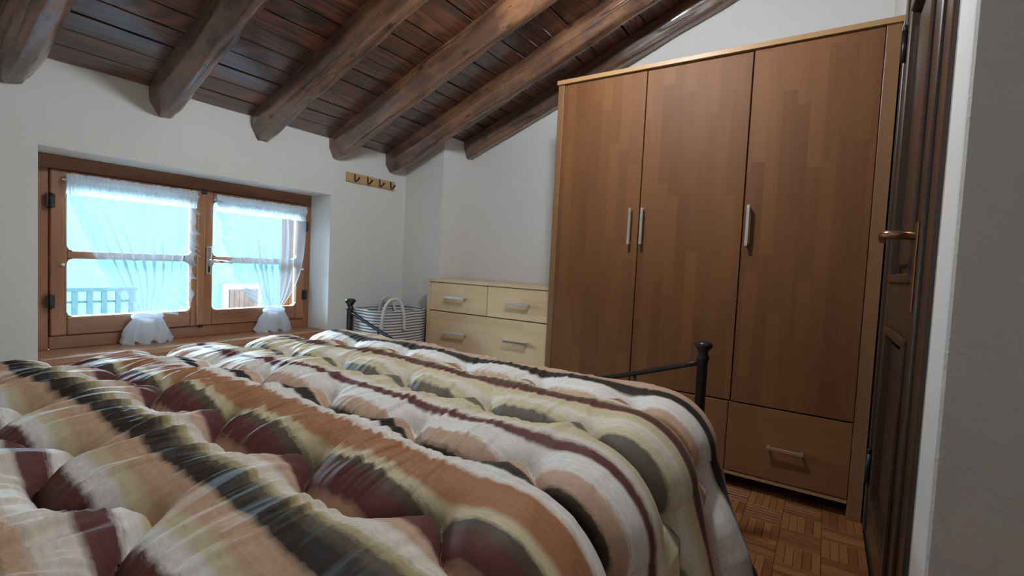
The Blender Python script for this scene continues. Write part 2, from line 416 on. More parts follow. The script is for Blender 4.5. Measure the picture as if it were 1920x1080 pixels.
# partition whose end stands beside the door
wp = wall_poly('wall_partition', side(YB, DY), 'x', 1.120, 1.265, 'rough')
wp.data.materials.append(M['wall'])
for f in wp.data.polygons:
    if f.normal.y > .9: f.material_index = 1
bv = wp.modifiers.new('rounded', 'BEVEL'); bv.width = .012; bv.segments = 3; bv.limit_method = 'ANGLE'
# wall over and beside the door
DX0, DX1, DTOP = 1.490, 2.210, 1.98
bm = bmesh.new()
add_box(bm, 1.265, 1.36, DY-.14, DY, -.1, ceil_z(DY)+.05); add_box(bm, 2.235, QX, DY-.14, DY, -.1, ceil_z(DY)+.05)
add_box(bm, 1.36, 2.235, DY-.14, DY, DTOP+.03, ceil_z(DY)+.05); add_box(bm, 1.36, 2.235, DY-.14, DY-.08, -.1, DTOP+.03)
tag(bm_obj('wall_door', bm, 'wall'), **S)

# ------------------------------------------------------------------ ceiling with its boards
cb = wall_poly('ceiling', [(YB-.1, ceil_z(YB-.1)+.024), (WY+.35, ceil_z(WY+.35)+.024), (WY+.35, ceil_z(WY+.35)+.09), (YB-.1, ceil_z(YB-.1)+.09)], 'x', XL-.15, QX+.15, 'ceilback')
BEAMX = [.500, .998, 1.480, 1.965, 2.425, 2.845]
ang = math.atan(SL)
bm = bmesh.new(); add_box(bm, -.5, .5, -.0455, .0455, 0, .022, .002, 1)
bmesh.ops.recalc_face_normals(bm, faces=bm.faces)
plank_me = bpy.data.meshes.new('board'); bm.to_mesh(plank_me); bm.free(); plank_me.materials.append(M['ceil'])
step = .0945
rows = int((WY-YB+.1)/step)
for r in range(rows):
    y = 2.585 - r*step + .045 + .0 if r else 2.585+.045
    cuts = [XL-.1] + sorted(random.sample(BEAMX[:5] + [.03], 3)) + [QX+.02]
    if r < 16: cuts = [XL-.1, .03] + BEAMX[:5] + [QX+.02]
    dy = random.uniform(-.004, .004)
    for a, b2 in zip(cuts[:-1], cuts[1:]):
        if r < 16: dy = random.uniform(-.006, .006)*0.5
        o = bpy.data.objects.new('board', plank_me); COL.objects.link(o); o.parent = cb
        yy = y + dy
        o.scale = (b2-a-.002, 1.0/math.cos(ang)*1.0, 1); o.rotation_euler = (-ang, random.uniform(-.0008, .0008), 0)
        o.location = ((a+b2)/2, yy, ceil_z(yy) + random.uniform(0, .002))

# ------------------------------------------------------------------ beams
BL = ['thickest dark log beam at the left corner of the ceiling', 'hewn log beam with a long crack above the window\'s left half',
      'hewn log beam with dark knots above the window\'s right half', 'hewn log beam with its lower end left of the wall coat rack',
      'hewn log beam with its lower end just above the coat rack', 'hewn log beam lying along the wardrobe wall']
for i, x in enumerate(BEAMX):
    y0 = WY+.03 if i < 5 else PY+.03
    y1 = -.9 if i > 2 else YB
    R0 = [.105, .094, .092, .090, .088, .080][i]
    nl = int((y0-y1)/.022); n = 44
    ts = np.linspace(0, 1, nl); yy = y0 + (y1-y0)*ts
    th = np.linspace(0, 2*math.pi, n, endpoint=False)
    T, A = np.meshgrid(yy, th, indexing='ij')
    # slightly squared log, hewn: slow bends, flats, adze marks
    ca, sa = np.cos(A), np.sin(A)
    fr_ = np.random.default_rng(500+i)
    sq = np.full(A.shape, 9.0)
    for k in range(8):
        tk = -math.pi/2 + 2*math.pi*k/8 + fr_.uniform(-.10, .10) + .22*(vnoise(T*1.4+k*5, T*0+k, 510+i)-.5)
        dk = fr_.uniform(.93, 1.04) + .10*(vnoise(T*2.6+k*9, T*0+k, 530+i)-.5) if k else 1.0
        cc = np.cos(A-tk); sq = np.where(cc > .2, np.minimum(sq, dk/np.maximum(cc, .2)), sq)
    sq = np.minimum(sq, 1.10)
    rad = R0*(.98*sq)*(1 + .05*(vnoise(T*2.0+7*i, np.cos(A)*1.3+3+np.sin(A)*.7, 20+i)-.5)
              + .10*(vnoise(T*6.0, ca*2.2+9, 40+i)-.5) + .035*(vnoise(T*24, sa*4+ca*3, 60+i)-.5))
    d_end = (y0-.03-T); rad *= 1 - .10*np.clip(1-d_end/.07, 0, 1)**2
    cx = x + .018*(vnoise(T*1.1+i*3, T*0, 80+i)-.5)
    cz = ceil_z(T) - (.028 + .01*(vnoise(T*1.3+i, T*0, 90+i)-.5))
    P = np.stack([cx + .77*rad*ca, T + rad*sa*math.sin(ang)*1.0, cz + rad*sa*1.02], -1)
    if i < 5: P[..., 1] = np.minimum(P[..., 1], WY+.05)
    else: P[..., 1] = np.minimum(P[..., 1], PY+.05)
    o = grid_mesh('ceiling_beam', P, 'beam', wrap=True)
    bmx = bmesh.new(); bmx.from_mesh(o.data); bmesh.ops.holes_fill(bmx, edges=[e for e in bmx.edges if e.is_boundary]); bmesh.ops.recalc_face_normals(bmx, faces=bmx.faces)
    bmx.to_mesh(o.data); bmx.free(); o.data.polygons.foreach_set('use_smooth', [True]*len(o.data.polygons))
    tag(o, BL[i], 'beam', 'log beams under the sloping ceiling')

# ------------------------------------------------------------------ floor parquet
def strip_mesh(l, wd):
    bm = bmesh.new(); add_box(bm, -l/2, l/2, -wd/2, wd/2, -.010, 0, .0012, 1)
    bmesh.ops.recalc_face_normals(bm, faces=bm.faces)
    me = bpy.data.meshes.new('strip'); bm.to_mesh(me); bm.free(); me.materials.append(M['parquet']); return me
CELL = .130; NS = 5
sme = strip_mesh(CELL-.0012, CELL/NS-.0010)
rest = bmesh.new()
ox, oy = 1.66, DY+.005
i0 = int((XL-ox)/CELL); i1 = int((QX-ox)/CELL)+1; j0 = int((YB-oy)/CELL); j1 = int((WY-oy)/CELL)+1
for i in range(i0, i1):
    for j in range(j0, j1):
        cx = ox+(i+.5)*CELL; cy = oy+(j+.5)*CELL
        if cx < XL or cx > QX or cy > WY: continue
        if cx > 1.12 and cy < DY: continue
        near = 0 <= i < 7 and 0 <= j < 6
        for k in range(NS):
            off = (k-(NS-1)/2)*CELL/NS; rot = (i+j) % 2
            px, py = (cx, cy+off) if not rot else (cx+off, cy)
            if near:
                o = bpy.data.objects.new('parquet_strip', sme); COL.objects.link(o); o.parent = floor
                o.location = (px, py, random.uniform(-.0006, .0)); o.rotation_euler = (0, 0, math.pi/2*rot)
            else:
                l2, w2 = (CELL-.0012)/2, (CELL/NS-.001)/2
                a, b2 = (l2, w2) if not rot else (w2, l2)
                add_box(rest, px-a, px+a, py-b2, py+b2, -.010, 0)
tag(bm_obj('parquet_rest', rest, 'parquet', floor), kind='stuff')

# ------------------------------------------------------------------ window
YF = 2.887
win = thing('window_1', (1.25, YF, WZ0), **S)
fr = box('window_frame', WX0, WX1, YF, YF+.07, WZ1-.064, WZ1, 'frame', win, .003)
box('jamb', WX0, .648, YF, YF+.07, WZ0, WZ1-.064, 'framev', win, .003)
box('jamb', 1.884, WX1, YF, YF+.07, WZ0, WZ1-.064, 'framev', win, .003)
box('bottom_rail', .648, 1.884, YF-.004, YF+.07, WZ0, .515, 'frame', win, .004)
box('window_sill', WX0-.0, WX1+.0, WY-.022, YF+.01, WZ0-.030, WZ0, 'sill', win, .004)
box('sill_apron', WX0-.045, WX1+.03, WY-.030, WY-.001, WZ0-.055, WZ0-.028, 'frame', win, .004)
box('rabbet', .648, .664, YF+.032, YF+.068, .515, 1.262, 'framev', win); box('rabbet', 1.868, 1.884, YF+.032, YF+.068, .515, 1.262, 'framev', win)
box('rabbet', .648, 1.884, YF+.033, YF+.067, 1.246, 1.262, 'frame', win); box('rabbet', .648, 1.884, YF+.033, YF+.067, .515, .531, 'frame', win)
def sash(x0, x1, stile_l, stile_r):
    s = box('sash', x0, x0+stile_l, YF-.018, YF+.03, .517, 1.258, 'framev', win, .006)
    box('stile', x1-stile_r, x1, YF-.018, YF+.03, .517, 1.258, 'framev', s, .006)
    box('rail', x0+stile_l, x1-stile_r, YF-.017, YF+.03, .517, .602, 'frame', s, .006)
    box('rail', x0+stile_l, x1-stile_r, YF-.017, YF+.03, 1.205, 1.258, 'frame', s, .006)
    box('muntin', x0+stile_l, x1-stile_r, YF-.010, YF+.02, .866, .902, 'frame', s, .006)
    # little chamfer blocks that round the corners of the lights
    for za, zb in ((.602, .866), (.902, 1.205)):
        for sx, xx in ((1, x0+stile_l), (-1, x1-stile_r)):
            for sz, zz in ((1, za), (-1, zb)):
                bm = bmesh.new(); q = .022
                A = [(xx, zz), (xx+sx*q, zz), (xx+sx*q*.3, zz+sz*q*.3), (xx, zz+sz*q)]
                va = [bm.verts.new((h, YF-.012, z)) for h, z in A]; vb = [bm.verts.new((h, YF+.02, z)) for h, z in A]
                bm.faces.new(va); bm.faces.new(vb[::-1])
                for k in range(4): bm.faces.new((va[k], va[(k+1) % 4], vb[(k+1) % 4], vb[k]))
                bm_obj('corner_block', bm, 'frame', s)
        box('pane', x0+stile_l-.004, x1-stile_r+.004, YF+.006, YF+.010, za-.004, zb+.004, 'glass', s)
    return s
s1 = sash(.650, 1.256, .056, .044)
s2 = sash(1.258, 1.882, .062, .054)
box('astragal', 1.236, 1.272, YF-.034, YF-.018, .520, 1.255, 'framev', s2, .006)
for x, s in ((.648, s1), (1.884, s2)):
    for z in (1.12, .673):
        h = box('hinge', x-.016, x+.016, YF-.026, YF-.016, z-.030, z+.030, 'dark', s, .003)
        tube('hinge_pin', [(x, YF-.030, z-.032), (x, YF-.030, z+.032)], .006, 'dark', h, 8)
for x, s in ((.687, s1), (1.862, s2)):
    lathe('curtain_knob', (x, YF-.030, .838), [(.001, -.008), (.007, -.006), (.009, 0), (.007, .006), (.001, .008)], 'nickel', s, 12)
hp = box('handle_plate', 1.283, 1.311, YF-.026, YF-.018, .800, .955, 'nickel', s2, .004)
tube('lever', [(1.297, YF-.020, .876), (1.297, YF-.062, .876), (1.303, YF-.068, .875), (1.400, YF-.066, .872)], [.009, .008, .009, .0075], 'chrome', hp)
box('keyhole', 1.293, 1.301, YF-.029, YF-.025, .815, .845, 'dark', hp)
box('top_bolt', 1.248, 1.276, YF-.040, YF-.016, 1.236, 1.262, 'dark', win, .004)
box('bottom_bolt', 1.250, 1.266, YF-.040, YF-.016, .508, .526, 'dark', win, .004)

# ------------------------------------------------------------------ curtains
def interp(poly, n):
    """resample a (x,z) polyline smoothly by n rows"""
    p = np.array(poly); d = np.r_[0, np.cumsum(np.hypot(*np.diff(p, axis=0).T))]; t = np.linspace(0, d[-1], n)
    return np.stack([np.interp(t, d, p[:, 0]), np.interp(t, d, p[:, 1])], -1)
def smooth(a, k=9):
    w_ = np.hanning(k+2)[1:-1]; w_ /= w_.sum(); pad = k//2
    q = np.pad(a, ((pad, pad), (0, 0)), mode='reflect', reflect_type='odd'); return np.stack([np.convolve(q[:, j], w_, 'valid') for j in range(a.shape[1])], -1)
def make_curtain(label, left, right, ruff, ruff_side, top, tail, tie, seed):
    yc = YF-.040
    root = thing('curtain', (tie[0], yc, WZ0), label, 'curtain', 'tied sheer curtains on the window')
    nv, nu = 70, 110
    lf = smooth(interp(left, nv), 15); rt = smooth(interp(right, nv), 15)
    u = np.linspace(0, 1, nu)
    P = np.zeros((nv, nu, 3)); V, U = np.meshgrid(np.linspace(0, 1, nv), u, indexing='ij')
    P[..., 0] = lf[:, None, 0]*(1-U) + rt[:, None, 0]*U
    P[..., 2] = lf[:, None, 1]*(1-U) + rt[:, None, 1]*U
    sag = np.sin(np.pi*U)*(.02*V)
    P[..., 2] -= sag
    PH = U*8.5 + .9*(vnoise(U*5, V*1.2, seed)-.5)
    wdt = (rt[:, 0]-lf[:, 0])[:, None]
    P[..., 0] += .034*wdt*np.sin(2*np.pi*PH+.6)*np.sin(np.pi*np.clip(U*1.0, 0, 1))**.5*np.clip(.35+V*1.2, 0, 1)
    fold = np.cos(2*np.pi*PH) + .3*np.sin(2*np.pi*(PH*2.3+.2))
    gath = np.sin(2*np.pi*(U*26+.5*vnoise(U*14, V*2, seed+1)))
    P[..., 1] = yc - .008 + .012*np.clip(1-V*6, 0, 1) - .020*np.sin(np.pi*V)**.7 - (.005+.010*np.sin(np.pi*np.clip(V, 0, 1)))*fold - .0025*gath*np.clip(1-V*3, 0, 1)
    grid_mesh('voile', P, 'sheer', root)
    # gathered heading
    nu2 = 160; u = np.linspace(0, 1, nu2); nv2 = 14; V, U = np.meshgrid(np.linspace(0, 1, nv2), u, indexing='ij')
    x0, x1, zt, zb = top
    g = np.sin(2*np.pi*(U*30+1.2*vnoise(U*16, V*.5, seed+2)))
    H = np.zeros((nv2, nu2, 3)); H[..., 0] = x0+(x1-x0)*U + .002*g
    tz = zt + .006*(vnoise(U*45, V*0, seed+3)-.5)
    H[..., 2] = tz*(1-V) + (zb+.004*(vnoise(U*30, V*0, seed+4)-.5))*V
    H[..., 1] = yc - .012 - .006*g*(.6+.8*np.abs(V-.35)) - .012*np.exp(-((V-.35)/.12)**2)
    grid_mesh('heading', H, 'sheer2', root)
    tube('rod', [(x0-.01, yc-.008, zt-.03), (x1+.01, yc-.008, zt-.03)], .004, 'white', root, 8)
    # ruffled edge
    nr = 150; e = rt if ruff_side > 0 else lf
    ei = smooth(interp(e, nr), 9); oi = smooth(interp(ruff, nr), 9)
    q = np.linspace(0, 1, nr); wv = np.sin(2*np.pi*(q*11+1.5*vnoise(q*9, q*0, seed+5))); wv2 = np.cos(2*np.pi*(q*11+1.5*vnoise(q*9, q*0, seed+5)))
    cols = 10; Rf = np.zeros((nr, cols, 3))
    for c in range(cols):
        f = c/(cols-1)
        Rf[:, c, 0] = ei[:, 0]*(1-f) + oi[:, 0]*f + f*.012*wv2
        Rf[:, c, 2] = ei[:, 1]*(1-f) + oi[:, 1]*f + f*.014*wv
        Rf[:, c, 1] = yc - .010 - .020*np.sin(np.pi*q) + f*.022*wv
    grid_mesh('ruffle', Rf, 'sheer', root)
    # tie and tail
    tx, tz_ = tie
    bm = bmesh.new(); n = 40; pts = []
    for k in range(n+1):
        a = 2*math.pi*k/n; pts.append((tx+.058*math.cos(a), yc-.014+.026*math.sin(a), tz_+.006*math.sin(a*2)))
    add_tube(bm, pts, .011, 8, False); bm_obj('tie', bm, 'sheer2', root, True)
    (bx0, bx1, bz) = tail
    nz, na = 40, 120; Vz, A = np.meshgrid(np.linspace(0, 1, nz), np.linspace(0, 2*np.pi, na, endpoint=False), indexing='ij')
    cx = tx*(1-Vz) + (bx0+bx1)/2*Vz; hw = .052 + ((bx1-bx0)/2-.052)*np.power(Vz, .75)
    ruf = np.sin(9*A+2.5*vnoise(A*2, Vz*2, seed+6))
    mid = .16*np.sin(np.pi*np.clip(Vz*1.15, 0, 1))*(vnoise(A*1.6+4, Vz*3, seed+8)-.2)
    T = np.stack([cx + hw*np.cos(A)*(1+mid+.14*ruf*Vz), yc-.016 + (.022+.020*Vz)*np.sin(A) + .012*ruf*Vz,
                  tz_ + (bz-tz_)*Vz + .016*ruf*Vz**2*(Vz < 2) + .008*(vnoise(A*3, Vz*4, seed+9)-.5)], -1)
    T[..., 2] = np.maximum(T[..., 2], WZ0+.001); T[..., 1] = np.minimum(T[..., 1], YF-.022)
    grid_mesh('tail', T, 'sheer2', root, wrap=True)
make_curtain('white sheer curtain tied low on the left window sash',
    [(.691, 1.243), (.699, 1.144), (.713, 1.097), (.763, .945), (.795, .856), (.843, .754), (.894, .67), (.950, .595)],
    [(1.179, 1.236), (1.18, 1.168), (1.172, 1.029), (1.163, .914), (1.144, .764), (1.086, .663), (1.056, .590)],
    [(1.228, 1.20), (1.222, 1.092), (1.228, .999), (1.214, .858), (1.196, .741), (1.19, .64), (1.127, .600), (1.068, .580)], 1,
    (.691, 1.224, 1.246, 1.152), (.900, 1.110, .456), (1.002, .592), 100)
make_curtain('white sheer curtain tied low on the right window sash',
    [(1.352, 1.234), (1.395, 1.169), (1.415, 1.036), (1.463, .847), (1.521, .717), (1.589, .629), (1.629, .589)],
    [(1.861, 1.236), (1.863, 1.144), (1.851, 1.0), (1.828, .835), (1.792, .733), (1.731, .624), (1.69, .585)],
    [(1.322, 1.22), (1.324, 1.151), (1.355, 1.058), (1.350, .987), (1.391, .909), (1.42, .80), (1.447, .755), (1.53, .64)], -1,
    (1.318, 1.863, 1.242, 1.150), (1.555, 1.775, .456), (1.660, .588), 200)

# ------------------------------------------------------------------ wardrobe
AX = 2.280; Y1 = 1.258; Y2 = -.170; HW = 1.917
wd = thing('wardrobe', (2.56, (Y1+Y2)/2, 0), 'tall three-door oak-brown wardrobe of staved wood with steel bar handles', 'wardrobe')
box('side_panel', AX, QX-.01, Y1-.035, Y1, 0, HW-.022, 'wardside', wd, .002)
box('side_panel', AX, QX-.01, Y2, Y2+.046, 0, HW-.022, 'wardside', wd, .002)
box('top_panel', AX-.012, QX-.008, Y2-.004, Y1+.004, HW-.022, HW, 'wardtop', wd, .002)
box('back_panel', QX-.03, QX-.015, Y2+.05, Y1-.036, .06, HW-.03, 'wardside', wd)
box('plinth_rail', AX+.004, AX+.024, Y2+.047, Y1-.036, .058, .074, 'wardtop', wd, .002)
box('bottom_panel', AX+.03, QX-.03, Y2+.047, Y1-.036, .076, .094, 'wardtop', wd)
def bar_handle(parent, p0, p1, out, m='nickel', th=.0065, wide=.0065):
    """flat bar on two feet; stands off in -x"""
    (y0, z0), (y1, z1) = p0, p1
    v = abs(z1-z0) > abs(y1-y0)
    x = out-.030
    h = box('handle', x-.004, x+.005, min(y0, y1)-(wide if v else 0), max(y0, y1)+(wide if v else 0), min(z0, z1)-(0 if v else wide), max(z0, z1)+(0 if v else wide), m, parent, .0015)
    for (yy, zz) in ((y0, z0), (y1, z1)):
        oy = 0 if v else (.008 if yy == min(y0, y1) else -.008); oz = 0 if not v else (.008 if zz == min(z0, z1) else -.008)
        box('foot', x+.005, out, yy+oy-.0045, yy+oy+.0045, zz+oz-.0045, zz+oz+.0045, m, h)
    return h
YSP = Y2+.048
def wdoor(ya, yb, dx):
    return box('door', AX+dx, AX+dx+.020, ya, yb, .386, HW-.028, 'ward', wd, .0022)
d1 = wdoor(.7815, Y1-.037, .000); bar_handle(d1, (.817, 1.062), (.817, 1.234), AX)
d2 = wdoor(.3240, .7780, .003); bar_handle(d2, (.759, 1.062), (.759, 1.234), AX+.003)
d3 = wdoor(YSP, .3180, -.003); bar_handle(d3, (.298, 1.062), (.298, 1.234), AX-.003)
r1 = box('drawer', AX, AX+.020, YSP, .3255, .078, .380, 'warddr', wd, .0022); bar_handle(r1, (.032, .222), (.168, .222), AX, 'brass')
r2 = box('drawer', AX+.001, AX+.021, .3285, Y1-.037, .078, .380, 'warddr', wd, .0022)
bar_handle(r2, (.50, .222), (.636, .222), AX+.001, 'brass'); bar_handle(r2, (.90, .222), (1.036, .222), AX+.001, 'brass')
box('inner_divider', AX+.03, QX-.03, .31, .335, .095, HW-.03, 'wardside', wd)

# ------------------------------------------------------------------ dresser
BX = 2.430; DY1 = 2.285; DY0 = 1.268; HD = .815
dr = thing('dresser', (2.65, 1.78, 0), 'light blond wood chest of drawers with chrome handles beside the wardrobe', 'dresser')
box('side_panel', BX, QX-.006, DY1-.026, DY1, 0, HD-.020, 'dresside', dr, .002)
box('side_panel', BX, QX-.006, DY0, DY0+.026, 0, HD-.020, 'dresside', dr, .002)
box('top_panel', BX-.004, QX-.004, DY0-.002, DY1+.002, HD-.020, HD, 'drestop', dr, .002)
box('back_panel', QX-.03, QX-.015, DY0+.03, DY1-.03, .06, HD-.03, 'dresside', dr)
box('plinth', BX+.012, BX+.03, DY0+.027, DY1-.027, .0, .065, 'drestop', dr)
ym = 1.7765
def drw(y0, y1, z0, z1, hs):
    q = box('drawer', BX+.002, BX+.020, y0, y1, z0, z1, 'dress', dr, .002)
    for (a, b2, z) in hs:
        h = bar_handle(q, (a, z), (b2, z), BX+.002, 'nickel', wide=.008)
    return q
drw(ym+.003, DY1-.029, .603, HD-.023, [(1.939, 2.107, .700)])
drw(DY0+.029, ym-.003, .603, HD-.023, [(1.455, 1.622, .700)])
drw(DY0+.029, DY1-.029, .336, .597, [(1.926, 2.110, .465), (1.46, 1.625, .470)])
drw(DY0+.029, DY1-.029, .070, .330, [(1.926, 2.110, .20), (1.46, 1.625, .20)])

# ------------------------------------------------------------------ coat rack
cr = thing('coat_rack', (2.245, WY, 1.43), 'small pine wall rack with four black hooks beside the window', 'coat rack')
box('board', 2.038, 2.453, WY-.015, WY-.0005, 1.433, 1.492, 'rack', cr, .002)
for x in (2.098, 2.205, 2.309, 2.410):
    bm = bmesh.new(); y = WY-.016
    add_tube(bm, [(x, y, 1.488), (x, y-.004, 1.472), (x, y-.004, 1.452), (x, y-.010, 1.440), (x, y-.024, 1.440), (x+.001, y-.040, 1.452), (x+.002, y-.047, 1.462)], [.0035, .0045, .0045, .005, .005, .0055, .0065], 8)
    bm_obj('hook', bm, 'iron', cr, True)

# ------------------------------------------------------------------ laundry bag
bx, by = 2.283, 2.476
bk = thing('laundry_basket', (bx, by, 0), 'cream canvas laundry bag with thin dark stripes in the corner', 'basket')
def bag_wall(z0, z1, inset, nz, na=96):
    V, A = np.meshgrid(np.linspace(0, 1, nz), np.linspace(0, 2*np.pi, na, endpoint=False), indexing='ij')
    ca, sa = np.cos(A), np.sin(A); sq = 1/np.power(np.abs(ca)**3.2+np.abs(sa)**3.2, 1/3.2)
    r = (.205-inset)*sq*(1 + .05*(vnoise(ca*1.8+5, V*3+sa*1.8, 5)-.5) + .03*V + .02*(vnoise(ca*5+9, sa*5+V*7, 6)-.5))
    return np.stack([bx+r*ca*1.10, by+r*sa*.84, z0+(z1-z0)*V + .012*V*(vnoise(ca*2+3, sa*2+3, 8)-.5)], -1)
P = np.concatenate([bag_wall(.002, .598, 0, 40), bag_wall(.598, .60, .004, 2), bag_wall(.02, .598, .008, 30)[::-1]], 0)
grid_mesh('bag_body', P, 'stripe', bk, wrap=True)
lathe('bag_base', (bx, by, .004), [(.16, 0), (.16, .012)], 'canvas', bk, 32)
def strap(pts, wdir, w_=.022):
    p = np.array(pts); n = 40
    d = np.r_[0, np.cumsum(np.linalg.norm(np.diff(p, axis=0), axis=1))]; t = np.linspace(0, d[-1], n)
    q = smooth(np.stack([np.interp(t, d, p[:, k]) for k in range(3)], -1), 7)
    tan = np.gradient(q, axis=0); tan /= np.linalg.norm(tan, axis=1)[:, None]
    nrm = np.array(wdir, float); side_ = np.cross(tan, nrm); side_ /= np.linalg.norm(side_, axis=1)[:, None]
    P = np.stack([q-side_*w_/2-nrm*.003, q+side_*w_/2-nrm*.003, q+side_*w_/2+nrm*.003, q-side_*w_/2+nrm*.003], 1)
    return grid_mesh('handle', P, 'canvas', bk, wrap=True)
c45 = math.sqrt(.5)
fy = by-.186
strap([(bx-.205, fy+.045, .48), (bx-.205, fy+.035, .56), (bx-.200, fy+.03, .62), (bx-.165, fy+.02, .672), (bx-.125, fy+.015, .682), (bx-.085, fy+.01, .665), (bx-.062, fy+.005, .61), (bx-.055, fy, .56), (bx-.055, fy-.002, .48)], (0, 1, 0))
fy = by+.150
strap([(bx+.03, fy+.01, .54), (bx+.03, fy, .60), (bx+.045, fy-.005, .645), (bx+.09, fy-.01, .668), (bx+.135, fy-.01, .655), (bx+.155, fy-.005, .61), (bx+.16, fy-.03, .54)], (0, 1, 0))

# ------------------------------------------------------------------ bed frame
FX = 1.780; PYa, PYb = 2.266, .348
bed = thing('bed_frame', (.75, 1.31, 0), 'black iron double bed with knobbed corner posts under the striped quilt', 'bed')
prof = [(.016, 0), (.018, .012), (.018, .630), (.0215, .634), (.0215, .644), (.017, .650), (.016, .658), (.020, .668), (.028, .676), (.031, .684), (.029, .692), (.018, .697), (.004, .699)]
for y in (PYa, PYb): lathe('post', (FX, y, 0), prof, 'iron', bed, 20)
hp_ = [(r, z if z < .02 else z+.33) for r, z in prof]
for y in (PYa, PYb): lathe('head_post', (-.30, y, 0), hp_, 'iron', bed, 20)
ymid = (PYa+PYb)/2; half = (PYa-PYb)/2
def rail_z(y, base, dip): return base - dip*(1-abs((y-ymid)/half)**1.25)
ys = np.linspace(PYb, PYa, 41)
tube('foot_rail', [(FX, y, rail_z(y, .625, .27)) for y in ys], .0095, 'iron', bed, 10)
tube('lower_foot_rail', [(FX, y, .24) for y in (PYb, PYa)], .010, 'iron', bed, 10)
tube('head_rail', [(-.30, y, .95+.12*(1-((y-ymid)/half)**2)) for y in ys], .0095, 'iron', bed, 10)
for k in range(1, 8):
    y = PYb + (PYa-PYb)*k/8
    tube('spindle', [(FX, y, .24), (FX, y, rail_z(y, .625, .27))], .006, 'iron', bed, 8)
for y in (PYa, PYb): box('side_rail', -.29, FX-.01, y-.012, y+.012, .215, .255, 'iron', bed, .002)
for k in range(10):
    x = -.2 + k*.21; box('slat', x-.04, x+.04, PYb+.012, PYa-.012, .236, .252, 'wardtop', bed)
mat_ = box('mattress', -.27, 1.66, .40, 2.14, .256, .470, 'white', None, .04, 4); tag(mat_, 'white mattress lying under the striped quilt', 'mattress')

